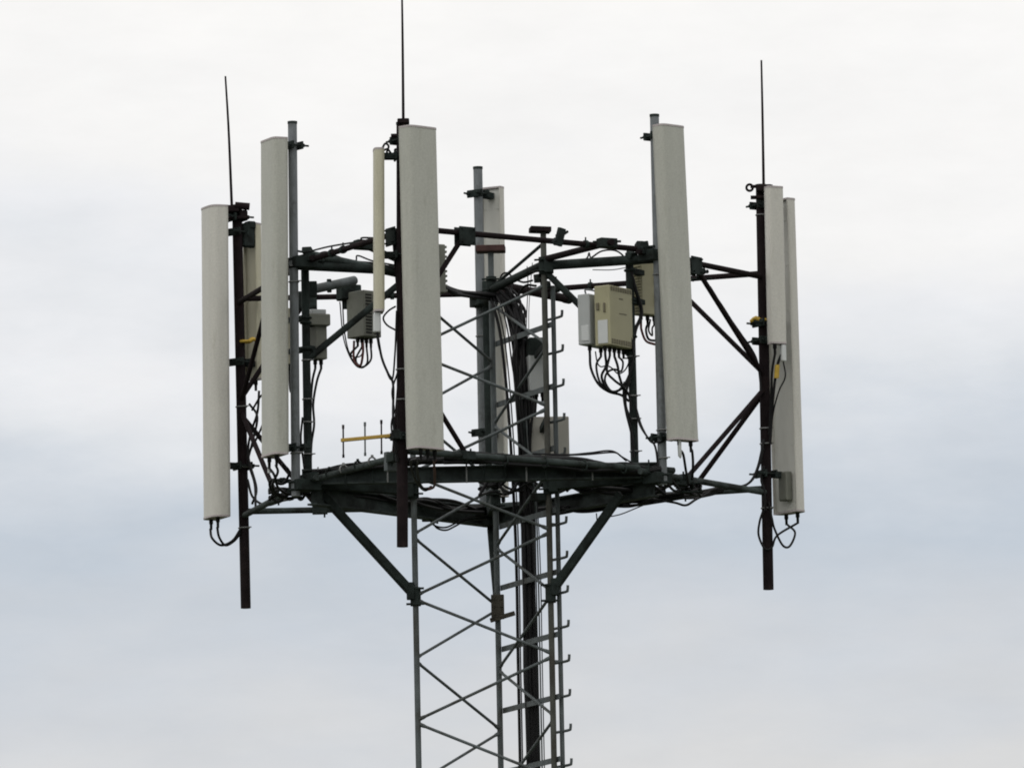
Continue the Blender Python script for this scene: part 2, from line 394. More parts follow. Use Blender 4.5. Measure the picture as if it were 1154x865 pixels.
# grey stub pipe carrying the louvred radio, and the open-ended pipe beside the rear mast leg
b = MB(); b.tube([at(348, 327, -.40), at(399, 316, .05)], .030, 14); part(b, 'stub_pipe', 'mast_steel')
b = MB(); b.tube([at(351, 287, -.62), at(452, 309, -.2)], .026, 14); part(b, 'stub_pipe', 'beam_steel')
b = MB(); b.box(at(352, 326, -.40), (.06, .06, .10), None, .004); part(b, 'pipe_clamp', 'frame_steel')
b = MB(); b.box(at(371, 322, -.18), (.03, .075, .08), None, .004); part(b, 'pipe_clamp', 'frame_steel')
b = MB(); b.tube([leg('B', ZT - .02), atz(641, 337, ZT - .02)], .028, 14); part(b, 'stub_pipe', 'brown_steel')
b = MB(); q = atz(641, 337, ZT - .02); d = (q - leg('B', ZT - .02)).normalized(); b.tube([q - d * .05, q + d * .006], .032, 14); part(b, 'pipe_cap', 'frame_steel')
# clamp clusters where the front arms reach the corners
rq = random.Random(3)
for px, py, Y, n_ in ((722, 282, -.62, 7), (343, 290, -.62, 5), (772, 545, -.35, 8), (322, 548, -.45, 7), (783, 312, .0, 4), (612, 312, -.31, 4)):
    c = at(px, py, Y); b = MB()
    for i in range(n_):
        o_ = Vector((rq.uniform(-.06, .06), rq.uniform(-.06, .06), rq.uniform(-.05, .05)))
        R = Matrix.Rotation(rq.uniform(0, 3), 3, 'Z') @ Matrix.Rotation(rq.uniform(-.4, .4), 3, 'X')
        if i % 2: b.box(c + o_, (rq.uniform(.04, .08), rq.uniform(.03, .06), rq.uniform(.03, .06)), R, .004)
        else:
            h_ = R @ Vector((.06 + rq.uniform(0, .03), 0, 0)); b.tube([c + o_ - h_, c + o_ + h_], .0075, 6)
            b.tube([c + o_ + h_ * .8, c + o_ + h_ * .95], .014, 6)
    part(b, 'clamp_cluster', 'frame_steel')
# ring beams of the bottom triangle
b = MB(); b.ibeam(cn('P2', ZB + .005) + Vector((-.06, 0, 0)), cn('P5', ZB + .005) + Vector((.06, 0, 0)), .07, .10); part(b, 'beam', 'beam_steel')
b = MB(); b.ibeam(cn('P2', ZB - .11), cn('P4', ZB - .06), .07, .125); part(b, 'beam', 'beam_steel')
b = MB(); b.ibeam(cn('P5', ZB - .11), cn('P4', ZB - .06), .07, .105); part(b, 'beam', 'beam_steel')
# corner gussets
for k in CN:
    for z, h in ((ZT - .03, .10), (ZB - .05, .17)):
        b = MB(); c = cn(k, z); o_ = (pole(k, z) - c); o_.z = 0; d = o_.normalized()
        R, _ = yaw_axes(math.degrees(math.atan2(d.x, -d.y)))
        b.box(c + o_ * .42, (.14, o_.length + .06, .07), R, .004)
        b.box(c + o_ * .2 + Vector((0, 0, h * .3)), (.20, .05, .05), R, .003)
        b.ring(pole(k, z + .02), (0, 0, 1), .034, .008); b.ring(pole(k, z - .03), (0, 0, 1), .034, .008)
        part(b, 'corner_bracket', 'frame_steel')
# raking supports down to the mast legs
for lk, (px, py, Y), z in (('A', (362, 556, -.5), at(466, 672, -.2).z), ('C', (700, 556, -.5), at(626, 668, -.31).z), ('B', None, None) if False else ('B', (0, 0, 0), at(560, 684, .51).z)):
    a = at(px, py, Y) if px else cn('P4', ZB - .12)
    q = leg(lk, z); d = (q - a).normalized()
    b = MB(); b.bar(a, q - d * .02, .046, .052); part(b, 'support_strut', 'frame_steel')
    b = MB()
    if lk == 'B':
        b.box(q + Vector((0, -.03, 0)), (.085, .07, .155), None, .004); b.bar(q + Vector((-.05, -.05, -.09)), q + Vector((.11, -.10, -.05)), .012, .03)
        for sx in (-.025, .025):
            for sz in (-.05, 0, .05): b.tube([q + Vector((sx, -.06, sz)), q + Vector((sx, -.075, sz))], .008, 6)
    else:
        b.tube([q + Vector((0, 0, -.06)), q + Vector((0, 0, .06))], .034, 12)
        b.box(q - d * .05, (.05, .06, .11), None, .004)
        for zz in (-.05, .05): b.tube([q + Vector((-.06, -.03, zz)), q + Vector((.055, -.03, zz))], .008, 6)
    part(b, 'strut_clamp', 'splice' if lk == 'B' else 'frame_steel')
# short stand-offs and drops seen along the bottom frame
for px, py, Y in ((484, 583, .9), (549, 588, 1.1), (510, 578, .9), (607, 560, -.3)):
    c = at(px, py, Y); b = MB(); b.box(c, (.10, .05, .05), None, .004); b.tube([c + Vector((.05, 0, .03)), c + Vector((.05, 0, -.04))], .009, 6); part(b, 'beam_clip', 'frame_steel')
# zinc U-bolts and light clips along the platform beams
ru = random.Random(21)
for i in range(15):
    t_ = (i + .5) / 15 + ru.uniform(-.02, .02); c = lerp(cn('P2', ZB), cn('P5', ZB), t_)
    b = MB(); x_ = Vector((ru.uniform(.006, .012), 0, 0)); z_ = ru.uniform(.03, .06)
    b.tube([c + Vector((0, -.045, -z_)), c + Vector((0, -.052, 0)), c + Vector((0, -.045, z_ + .01)), c + Vector((0, .02, z_ + .02))], .006, 6)
    part(b, 'u_bolt', 'clamp_zinc' if i % 3 == 0 else 'frame_steel')
for i in range(9):
    t_ = (i + .6) / 9.5; c = lerp(pole('P3', ZB), cn('P2' if i % 2 else 'P5', ZB), .2 + .75 * t_)
    b = MB(); d_ = (cn('P2' if i % 2 else 'P5', ZB) - pole('P3', ZB)); d_.z = 0; b.ring(c, d_, .026, .006, 12); b.box(c + Vector((0, -.01, .030)), (.018, .022, .02), None, .003); part(b, 'hose_clamp', 'clamp_zinc' if i % 4 == 1 else 'frame_steel')
b = MB(); c = at(440, 520, -1.62); b.box(c, (.075, .04, .12), Matrix.Rotation(.6, 3, 'Z'), .003); part(b, 'clamp_plate', 'mast_steel')
# tilted plate on the front arm
b = MB(); c = atz(631, 267, ZT); b.box(c, (.05, .03, .115), Matrix.Rotation(.25, 3, 'Y') @ Matrix.Rotation(.6, 3, 'Z'), .003); b.tube([c + Vector((-.05, -.04, -.04)), c + Vector((.05, .04, .04))], .009, 6)
part(b, 'clamp_plate', 'frame_steel')

# ------------------------------------------------------------------ the six mounting poles
PLAB = {'P1': 'dark mounting pole right beside the leftmost tall panel antenna', 'P2': 'grey galvanised mounting pole right of the second tall panel from the left',
        'P3': 'dark mounting pole behind the foremost tall panel in the middle', 'P4': 'grey galvanised mounting pole at the back of the frame, behind the mast',
        'P5': 'grey galvanised mounting pole along the left edge of the right tall panel', 'P6': 'dark mounting pole at the far right end of the frame'}
for k, v in POLES.items():
    t_ = thing('mounting_pole', PLAB[k], 'pole', PB[k], 'poles holding the antennas around the frame')
    b = MB(); b.tube([PB[k], PT[k]], v[5], 16, caps=True); b.build('pipe', v[6], t_)
    d = (PT[k] - PB[k]).normalized()
    b = MB(); b.tube([PT[k] - d * .004, PT[k] + d * .012], v[5] * 1.08, 16); b.build('end_cap', 'frame_steel', t_)
    zs = {'P1': (8.95, 9.35, 9.75), 'P6': (8.93, 9.35, 9.45, 10.85), 'P3': (9.38, 9.57), 'P2': (10.3, 10.4, 9.2), 'P5': (9.3, 9.12, 10.3), 'P4': (10.2, 9.3)}[k]
    for z in zs:
        b = MB(); c = pole(k, z); b.ring(c, d, v[5] + .003, .0045, 16)
        b.tube([c + Vector((-.02, -.034, 0)), c + Vector((.05, -.030, .003))], .0045, 6); b.build('hose_clamp', 'clamp_zinc', t_)
    yl = {'P1': (276, 385), 'P6': (861, 361)}.get(k)
    if yl:
        c = at(yl[0], yl[1], v[4]); sg = 1 if k == 'P1' else -1
        b = MB(); b.ring(c, d, v[5] + .005, .010, 16)
        b.tube(spline([c + Vector((.03 * sg, -.03, 0)), c + Vector((.06 * sg, -.03, .012)), c + Vector((.09 * sg, -.02, -.012))]), [.016] * 7 + [.012] * 7 + [.006], 6)
        b.build('yellow_tie', 'yellow_tape', t_)

# ------------------------------------------------------------------ panel antennas
def radome_profile(W, D, n_, ex):
    pts = []
    for i in range(n_ + 1):
        q = math.pi * i / n_; c, s = math.cos(q), math.sin(q)
        pts.append((W / 2 * math.copysign(abs(c) ** ex, c), -D * abs(s) ** ex))
    return pts
def panel(label, pk, yaw, off, bpx, tpx, W, D, ex=.5, brackets=(.08, .93), material='radome', connectors=2, group=None, capm='cap', grey_pod=None, chm='channel', lip=.024):
    a = math.radians(yaw); n = Vector((math.sin(a), -math.cos(a), 0))
    Y = POLES[pk][4] + n.y * off
    B = at(bpx[0], bpx[1], Y); T = at(tpx[0], tpx[1], Y); H = (T - B).length
    R, n = yaw_axes(yaw, T - B)
    L = lambda x, y, z: B + R @ Vector((x, y, z))
    t_ = thing('panel_antenna', label, 'antenna', B, group)
    D = D - lip * .5
    fr = radome_profile(W, D, 22, ex)
    pr_ = fr[:-1] + [(-W / 2, 0), (-W / 2, lip), (-W / 2 + .009, lip), (-W / 2 + .009, .002), (W / 2 - .009, .002), (W / 2 - .009, lip), (W / 2, lip)]
    pr_ = pr_[-1:] + pr_[:-1]
    b = MB(); b.prism(pr_, B, R, .012, H - .012); b.build('radome', material, t_)
    big = [(x * 1.012, y * 1.02 - .001) for x, y in fr[:-1] + [(-W / 2, 0), (-W / 2, lip * .98), (W / 2, lip * .98)]]
    b = MB(); b.prism(big, B, R, 0, .012); b.build('end_cap', capm, t_)
    b = MB(); b.prism(big, B, R, H - .012, H); b.build('end_cap', capm, t_)
    b = MB(); b.box(L(0, .0055, H / 2), (W - .021, .006, H - .03), R, .001)
    for z in [H * (i + .5) / 7 for i in range(7)]:
        for sx in (-.3, .3): b.tube([L(sx * W, .008, z), L(sx * W, .012, z)], .005, 6)
    b.build('back_plate', chm, t_)
    for fz in brackets:
        z = H * fz; c = L(0, .012, z); p = pole(pk, c.z); v = p - c; v.z = 0; d = v.normalized(); y = Vector((0, 0, 1)).cross(d)
        Rb = Matrix((d, y, Vector((0, 0, 1)))).transposed(); r_ = POLES[pk][5]
        b = MB(); ln = max(.02, v.length - r_)
        b.box(c + d * (ln / 2), (ln, .055, .04), Rb, .003)
        b.box(p - d * (r_ + .006), (.014, .125, .05), Rb, .003); b.box(p + d * (r_ + .008), (.014, .125, .05), Rb, .003)
        for s_ in (-1, 1):
            b.tube([p - d * (r_ + .03) + y * s_ * (r_ + .014), p + d * (r_ + .065) + y * s_ * (r_ + .014)], .007, 6)
            b.tube([p + d * (r_ + .015) + y * s_ * (r_ + .014), p + d * (r_ + .03) + y * s_ * (r_ + .014)], .013, 6)
        b.build('bracket', 'frame_steel', t_)
    for i in range(connectors):
        x = W * (.24 if connectors > 1 else 0) * (1 - 2 * i / max(1, connectors - 1)) if connectors > 1 else 0
        b = MB(); b.tube([L(x, -D * .45, .002), L(x, -D * .45, -.03), L(x, -D * .45, -.032), L(x, -D * .45, -.07)], [.014, .014, .010, .009], 10); b.build('connector', 'cable_black', t_)
    if grey_pod:
        x, y, s = grey_pod; b = MB(); b.box(L(x, y, -s[2] / 2 - .004), s, R, .006); b.build('tilt_motor', 'plate_white', t_)
    return t_, L, H, n
TALL = 'tall panel antennas around the platform'; SHORT = 'short slim panel antennas on the dark poles'
A1 = panel('leftmost tall off-white panel antenna with curved top, at far left', 'P1', -66, .165, (248, 584), (245.3, 233.5), .245, .10, .55, (.17, .97), group=TALL)
A2 = panel('tall off-white panel antenna left of the left grey galvanised pole', 'P2', -66, .17, (313, 514), (312, 157.5), .25, .085, .36, (.03, .985), material='radome_grey', group=TALL)
A3 = panel('foremost tall off-white panel antenna, widest, in front of the mast', 'P3', 44, .165, (477.5, 507), (468.5, 144), .25, .09, .40, (.05, .97), material='radome_grey', group=TALL, connectors=3)
A5 = panel('tall off-white panel antenna right of the beige radio, facing right', 'P5', 47, .15, (768, 497), (751.5, 142), .225, .075, .40, (.02, .975), material='radome_grey', group=TALL, connectors=2)
A6 = panel('tall panel antenna at far right, grey back showing, behind a shorter panel', 'P6', 128, .15, (888, 578), (877, 225.5), .24, .085, .62, (.12, .6), group=TALL)
A4 = panel('tall panel antenna at the back, pale back showing beside the rear pole', 'P4', 150, .14, (560, 560), (554.5, 211), .15, .06, .45, (.2, .97), group=TALL)
S3 = panel('short slim yellowish panel seen edge-on left of the foremost tall panel', 'P3', -84, .14, (428, 352), (427.7, 168), .15, .050, .5, (.35, .955), 'radome_warm', 1, SHORT, grey_pod=(.02, -.02, (.05, .045, .125)))
S6 = panel('short slim off-white panel on the right end pole, facing the viewer', 'P6', 28, .13, (875.5, 388), (871.5, 210.5), .112, .055, .4, (.04, .9), 'radome', 2, SHORT, grey_pod=(.03, -.025, (.035, .035, .11)))
S1 = panel('short slim beige panel seen from behind, behind the leftmost dark pole', 'P1', 140, .14, (286, 428), (283.5, 252), .115, .055, .45, (.1, .93), 'radome_warm', 1, SHORT, chm='channel_warm')
b = MB(); b.box(S1[1](-.03, .07, S1[2] - .09), (.05, .10, .16), yaw_axes(140)[0], .012); b.box(S1[1](-.03, .05, S1[2] - .02), (.07, .06, .05), yaw_axes(120)[0], .008); b.build('tilt_bracket', 'frame_steel', S1[0])
# clear drain tube under the right tall panel
_, L5, _, _ = A5
b = MB(); b.tube([L5(-.055, -.03, -.001), L5(-.055, -.03, -.10), L5(-.05, -.03, -.115)], [.013, .012, .004], 8); b.build('drain_tube', 'plate_white', A5[0])
_, L2, _, _ = A2
b = MB(); b.tube([L2(-.07, -.03, -.001), L2(-.07, -.03, -.10)], [.011, .010], 8); b.build('drain_tube', 'plate_white', A2[0])
# actuator box low on the back of the far right panel
_, L6, _, _ = A6
b = MB(); b.box(L6(-.03, .04, .17), (.085, .05, .19), yaw_axes(128)[0], .006); b.build('tilt_motor', 'olive_grey', A6[0])
# rear back plate with holes on short left panel is covered by its channel

# ------------------------------------------------------------------ whip antennas
for lab, top, bot, k in (('thin whip rod rising above the leftmost dark pole', (254, 86), (261, 229), 'P1'),
                         ('thin whip rod rising above the foremost tall panel, cut by the top edge', (453, -8), (454.5, 139), 'P3'),
                         ('thin whip rod rising above the right end pole', (858, 68), (860.5, 206), 'P6')):
    Y = POLES[k][4] - .05; a, q = at(*bot, Y), at(*top, Y); p = PT[k]
    t_ = thing('whip_antenna', lab, 'antenna', a, 'whip rods on the dark poles')
    bend = lerp(a, q, .55) + Vector((.004 if k == 'P1' else .001, 0, 0))
    b = MB(); pts = spline([a - (q - a).normalized() * .06, bend, q], 8); b.tube(pts, [.0095 - .0035 * i / (len(pts) - 1) for i in range(len(pts))], 8); b.build('rod', 'brown_steel', t_)
    b = MB(); c = p + Vector((0, 0, -.02))
    if k == 'P3':
        b.box(Vector((a.x, (a.y + p.y) / 2, p.z + .012)), (.075, .09, .03), None, .005)
    else:
        b.box(Vector((a.x, (a.y + p.y) / 2 - .0, c.z + .0)) , (.10, .10, .045), None, .005)
        b.tube([c + Vector((-.07, -.05, .012)), c + Vector((.075, -.05, .012))], .011, 8)
        b.box(c + Vector((.045, -.03, -.035)), (.05, .06, .05), None, .006)
    b.tube([c + Vector((-.07, -.05, -.06)), c + Vector((.08, -.05, -.06))], .013, 8)
    if k == 'P6': b.ring(c + Vector((-.075, -.05, .005)), (0, 1, 0), .021, .009)
    if k == 'P1': b.tube([c + Vector((-.01, -.06, .02)), c + Vector((.085, -.06, .01))], .024, 10)
    b.build('mount', 'brown_steel', t_)

# ------------------------------------------------------------------ yagi
Yy = -1.8
t_ = thing('yagi_antenna', 'small yellow beam antenna with three thin upright elements, left of front pole', 'antenna', at(441, 491, Yy))
b = MB(); b.bar(at(384, 496, Yy), at(447, 490, Yy), .022, .022); b.build('boom', 'yellow', t_)
for (x0, y0, y1) in ((387, 478.5, 515.5), (411.5, 475.5, 513.5), (430, 473, 511.5)):
    b = MB(); a, q = at(x0, y1, Yy - .004), at(x0 - .3, y0, Yy - .004); b.tube([a, q], .0052, 8)
    b.tube([q - (q - a).normalized() * .025, q], .0078, 8); b.tube([a + (q - a).normalized() * .02, a], .0075, 8); b.build('element', 'brown_steel' if x0 != 411.5 else 'mast_steel', t_)
b = MB(); b.box(at(447, 490, Yy - .02), (.05, .10, .06), None, .004); b.build('mount', 'frame_steel', t_)

# ------------------------------------------------------------------ radio units
RAD = 'radio units hung inside the frame'
def radio(label, c, yaw, W, H, D, m_body, name='radio_unit', fins=None, hang=None, nconn=0, label_plate=None, extra=None, group=RAD, fin_m=None):
    R, n = yaw_axes(yaw); c = Vector(c); L = lambda x, y, z: c + R @ Vector((x, y, z))
    t_ = thing(name, label, 'radio unit' if name == 'radio_unit' else 'cabinet', L(0, 0, -H / 2), group)
    b = MB(); b.box(c, (W, D, H), R, .005); b.build('housing', m_body, t_)
    if fins:
        side, k = fins; b = MB()
        for i in range(k):
            z = -H / 2 + H * (i + .5) / k
            if side == 'front': b.box(L(0, -D / 2 - .006, z), (W * .86, .014, H / k * .45), R, .001)
            if side == 'left': b.box(L(-W / 2 - .006, 0, z), (.014, D * .86, H / k * .45), R, .001)
            if side == 'right': b.box(L(W / 2 + .006, 0, z), (.014, D * .86, H / k * .45), R, .001)
        b.build('heat_sink', fin_m or m_body, t_)
    for i in range(nconn):
        x = -W / 2 + W * (i + .5) / nconn
        b = MB(); b.tube([L(x, 0, -H / 2 + .002), L(x, 0, -H / 2 - .03), L(x, 0, -H / 2 - .031), L(x, 0, -H / 2 - .06)], [.013, .013, .009, .008], 8); b.build('connector', 'cable_black', t_)
    if extra: extra(t_, L, R)
    if hang is not None:
        hang = Vector(hang); b = MB(); s_ = Vector((hang.x, hang.y, c.z))
        for z in (-.28 * H, .28 * H):
            b.bar(s_ + Vector((0, 0, z)), L(0, 0, z), .05, .035); b.ring(s_ + Vector((0, 0, z)), (0, 0, 1), .032, .008)
        b.build('bracket', 'frame_steel', t_)
    return t_, L
def ex_beige(t_, L, R):
    for z, h in ((.172, .028), (-.165, .03)):                        # louvred strips at the top and bottom of the wide face
        b = MB()
        for i in range(9): b.box(L(-.115 + .029 * i, -.058, z), (.019, .006, h), R, .001)
        b.build('vent', 'dark_vent', t_)
    b = MB(); b.box(L(-.143, -.005, -.105), (.005, .072, .15), R, .001); b.build('label_plate', 'plate_white', t_)
    b = MB(); b.box(L(-.145, -.02, .05), (.012, .012, .06), R, .002); b.box(L(-.145, .03, .06), (.012, .02, .045), R, .002); b.build('handle', 'dark_vent', t_)
    b = MB(); b.box(L(0, -.0585, .115), (.045, .003, .008), R, 0); b.box(L(.02, -.0585, .02), (.09, .003, .006), R, 0); b.build('badge', 'dark_vent', t_)
cA = at(691.5, 358, -.62); R59, n59 = yaw_axes(58)
post5 = lerp(*POST['P5'], .3)
RA2 = radio('large beige radio cabinet with vent strips, hanging left of the right post', cA, 58, .28, .385, .115, 'beige', hang=post5, nconn=5, extra=ex_beige)
def ex_grey(t_, L, R):
    b = MB(); b.box(L(-.136, -.01, -.09), (.006, .055, .10), R, .002); b.build('label_plate', 'plate_white', t_)
    b = MB(); b.tube(spline([L(-.1, 0, .163), L(-.1, 0, .195), L(.05, 0, .195), L(.05, 0, .163)], 4), .006, 6); b.build('handle', 'galvanised', t_)
RA1 = radio('narrow light grey radio box on the left of the large beige radio', cA - n59 * .128 + Vector((-.012, 0, -.012)), 58, .27, .325, .088, 'grey_box', hang=cA + Vector((0, 0, 0)), nconn=2, extra=ex_grey)
RB = radio('ribbed beige radio mostly hidden behind the right tall panel', at(729, 326, -.30), 40, .17, .34, .10, 'beige_side', fins=('left', 18), hang=post5, nconn=3)
def ex_b(t_, L, R):
    for z in (-.06, .07):
        b = MB(); b.box(L(.04, -.06, z), (.035, .03, .09), R, .006); b.build('label_plate', 'plate_white', t_)
ex_b(RB[0], RB[1], yaw_axes(40)[0])
def ex_c(t_, L, R):
    for sx in (-.032, .032):
        b = MB()
        for i in range(13): b.box(L(sx, -.0865, -.125 + .0205 * i), (.05, .004, .010), R, .0005)
        b.build('vent', 'slit', t_)
cC = at(410, 355, .15)
RC = radio('olive grey louvred radio left of the short yellowish panel', cC, 42, .15, .30, .17, 'olive_grey', hang=None, nconn=4, extra=ex_c)
b = MB(); b.box(at(393, 330, .2), (.14, .10, .10), Matrix.Rotation(.4, 3, 'Z'), .006); b.bar(at(391, 348, .2), at(391, 320, .2), .05, .05); b.bar(at(393, 328, .2), cC + Vector((0, 0, .06)), .06, .05); b.build('bracket', 'frame_steel', RC[0])
post2 = lerp(*POST['P2'], .35)
cD = at(358, 380, -.42)
RD = radio('small grey radio strapped to the left post beside the galvanised pole', cD, 30, .085, .29, .10, 'olive_grey', hang=post2, nconn=2)
b = MB(); b.box(at(357, 361, -.46), (.155, .10, .075), Matrix.Rotation(.3, 3, 'Z'), .006); b.build('bracket', 'olive_grey', RD[0])
b = MB(); b.box(at(357, 352, -.40), (.10, .09, .03), Matrix.Rotation(.3, 3, 'Z'), .004); b.build('lid', 'grey_box', RD[0])
RE = radio('slim grey radio edge peeking out right of the foremost tall panel', at(487, 303, -.95), 25, .15, .31, .09, 'olive_grey', fins=('right', 10), hang=None, nconn=2)
b = MB(); e = at(487, 268, -.95); b.bar(at(487, 290, -.95), at(487, 262, -.95) , .04, .04); b.bar(at(487, 275, -.97), atz(489, 266, ZT - .03), .05, .04); b.build('bracket', 'frame_steel', RE[0])
RF = radio('thin beige radio strip showing between the left panel and galvanised pole', at(325, 379, -.4), 0, .12, .36, .06, 'radome_warm', hang=post2, nconn=1)
# cabinets inside the mast
CABG = 'cabinets inside the mast above the platform'
K1 = radio('tall dark-topped grey cabinet inside the mast, behind the right mast leg', at(604, 412, .20), 12, .115, .345, .14, 'grey_box', 'equipment_cabinet', None, None, 3, group=CABG)
b = MB(); b.box(at(604, 392, .2) , (.125, .15, .12), yaw_axes(12)[0], .008); b.build('lid', 'frame_steel', K1[0])
b = MB(); b.bar(at(604, 402, .2), leg('C', at(604, 402, .2).z), .04, .04); b.build('bracket', 'frame_steel', K1[0])
K2 = radio('wide pale beige cabinet low behind the climbing rail, above the platform', at(619, 494, .22), 3, .25, .27, .14, 'cream_cabinet', 'equipment_cabinet', None, None, 0, group=CABG)
b = MB(); b.bar(at(611, 485, .2), leg('C', at(611, 485, .2).z), .04, .04); b.bar(at(619, 512, .22), at(619, 540, .22), .05, .05); b.build('bracket', 'frame_steel', K2[0])

# ------------------------------------------------------------------ cables
def bundle(label, paths, r=.0085, group='cables tied along the frame and mast', mats=None, cat='cable', n=8):
    first = paths[0][0]; base = first[1] if isinstance(first[0], str) else first
    P = [[(p if isinstance(p, Vector) else at(*p)) for p in pa] for pa in paths]
    if len(P) == 1:
        b = MB(); b.tube(spline(P[0]), r if not isinstance(r, list) else r[0], n)
        o = b.build('cable', (mats or ['cable_black'])[0], loc=P[0][0]); return tag(o, label, cat, group)
    t__ = thing('cable_bundle', label, cat, P[0][0], group)
    for i, pa in enumerate(P):
        b = MB(); b.tube(spline(pa), r[i % len(r)] if isinstance(r, list) else r, n); b.build('cable', (mats or ['cable_black'])[i % len(mats or [1])], t__)
    return t__
JUMP = 'jumper cables looping below the antennas and radios'
# under the antennas
L1 = A1[1]
def tip(A, x, D, z=-.065): return A[1](x, -D * .45, z)
bundle('two black jumper cables looping from the leftmost tall panel to its pole', [
    [tip(A1, -.06, .10), (239, 606, 1.10), (249, 614, 1.12), (262, 609, 1.15), (271, 596, 1.17)],
    [tip(A1, .06, .10), (247, 605, 1.10), (254, 614, 1.13), (264, 609, 1.16), (271, 600, 1.17)]], .0085, JUMP)
bundle('cables looping under the far right panel and round its pole', [
    [tip(A6, -.0576, .085), (876, 603, .5), (870, 616, .49), (862, 618, .47), (855, 603, .47), (856, 588, .47), (860, 575, .47)],
    [tip(A6, .0576, .085), (896, 600, .58), (890, 615, .55), (882, 614, .52), (873, 596, .48), (870, 584, .47), (866, 565, .47)]], .0075, JUMP)
bundle('thin cables with a yellow sleeve below the short panel on the right pole', [
    [tip(S6, .027, .055, -.05), (876, 412, .40), (872, 440, .42), (870, 465, .46), (868, 500, .47)],
    [tip(S6, -.027, .055, -.05), (870, 420, .40), (869, 450, .44), (867, 490, .47)],
    [S6[1](.03, -.025, -.11), (885, 424, .40), (878, 440, .42), (872, 462, .45), (868, 490, .47)]], [.009, .008, .005], JUMP)
b = MB(); b.tube([at(876, 411, .395), at(875, 426, .40)], .017, 10); tag(b.build('cable_sleeve', 'yellow_tape', loc=at(876, 411, .395)), 'yellow sleeve on a cable under the short right-hand panel', 'cable sleeve')
bundle('two thick jumpers dropping from the right tall panel into the frame', [
    [tip(A5, .054, .075), (780, 508, -.72), (781, 522, -.65), (780, 540, -.55)],
    [tip(A5, -.054, .075), (770, 512, -.72), (773, 530, -.65), (776, 545, -.55)]], .0085, JUMP)
bundle('short jumpers dropping from the second left tall panel into the frame', [
    [tip(A2, -.06, .085), (309, 535, -.75), (314, 550, -.62), (328, 557, -.5), (345, 552, -.45)],
    [tip(A2, .06, .085), (313, 532, -.75), (307, 548, -.6), (317, 560, -.5), (340, 560, -.4)],
    [(318, 522, -.65), (326, 532, -.6), (318, 545, -.6), (305, 541, -.6), (306, 552, -.55), (322, 560, -.5)]], .0085, JUMP)
bundle('reddish jumpers under the foremost tall panel dropping to the bottom beam', [
    [tip(A3, .06, .09), (489, 520, -1.6), (490, 535, -1.0), (489, 548, -.5), (480, 552, -.3)],
    [tip(A3, 0, .09), (471, 520, -1.6), (471, 536, -1.0), (476, 549, -.5), (484, 550, -.3)],
    [tip(A3, -.06, .09), (463, 520, -1.5), (468, 540, -.9), (478, 552, -.4), (486, 548, -.3)]], .008, JUMP, ['cable_red', 'cable_black', 'cable_black'])
# short edge-on panel jumper
bundle('thin cables from the short yellowish panel down along the front pole', [
    [S3[1](.02, -.02, -.12), (430, 402, -1.83), (437, 420, -1.83), (443, 433, -1.84), (443, 470, -1.84), (446, 500, -1.84), (447, 520, -1.84)],
    [(425, 380, -1.85), (429, 398, -1.84), (441, 428, -1.85), (445, 400, -1.84), (447, 350, -1.84)],
    [(446, 345, -1.84), (438, 350, -1.83), (432, 358, -1.83), (436, 366, -1.83), (446, 372, -1.84)],
    [(448, 420, -1.84), (442, 440, -1.85), (444, 462, -1.85), (441, 480, -1.85), (445, 505, -1.85), (449, 520, -1.84)]], [.008, .006, .006, .006], JUMP)
bundle('tight coiled jumper joining the short yellowish panel to the foremost panel', [
    [(430, 169, -1.82), (434, 162, -1.82), (438, 165, -1.82), (436, 172, -1.82), (440, 176, -1.81), (446, 171, -1.80), (449, 172, -1.79)],
    [(429, 172, -1.82), (436, 168, -1.84), (440, 172, -1.82), (443, 177, -1.81), (446, 175, -1.80), (445, 169, -1.80), (449, 168, -1.79)]], .007, JUMP)
# beige radio loops
LA = RA2[1]; LG = RA1[1]
def cn_(L, W, H, n_, i): return L(-W / 2 + W * (i + .5) / n_, 0, -H / 2 - .055)
bundle('nest of black jumper loops hanging under the large beige radio', [
    [cn_(LG, .27, .325, 2, 0), (666, 415, -.62), (674, 432, -.64), (686, 441, -.6), (700, 445, -.55), (709, 452, -.53)],
    [cn_(LG, .27, .325, 2, 1), (672, 412, -.6), (677, 432, -.62), (692, 442, -.6), (704, 432, -.58), (710, 420, -.54)],
    [cn_(LA, .28, .385, 5, 0), (683, 412, -.66), (678, 424, -.64), (684, 438, -.62), (694, 441, -.6), (705, 434, -.56), (711, 425, -.53)],
    [cn_(LA, .28, .385, 5, 1), (684, 418, -.66), (692, 428, -.65), (702, 436, -.6), (709, 446, -.55), (711, 462, -.54)],
    [cn_(LA, .28, .385, 5, 2), (696, 412, -.62), (698, 424, -.62), (703, 436, -.58), (710, 430, -.54)],
    [cn_(LA, .28, .385, 5, 3), (702, 408, -.58), (700, 418, -.58), (692, 416, -.58), (684, 420, -.6), (682, 430, -.6), (690, 441, -.6), (703, 438, -.56), (710, 446, -.54)],
    [cn_(LA, .28, .385, 5, 4), (709, 405, -.55), (705, 416, -.55), (697, 421, -.57), (690, 415, -.6), (684, 412, -.62), (677, 413, -.62), (673, 408, -.62), (671, 396, -.6)],
    [(704, 430, -.56), (703, 445, -.56), (706, 465, -.56), (712, 490, -.55), (714, 515, -.54)],
    [(711, 380, -.54), (714, 400, -.55), (708, 430, -.56), (705, 455, -.56), (712, 475, -.55)]],
    [.0085, .0075, .0085, .008, .0085, .007, .0045, .009, .008], JUMP)
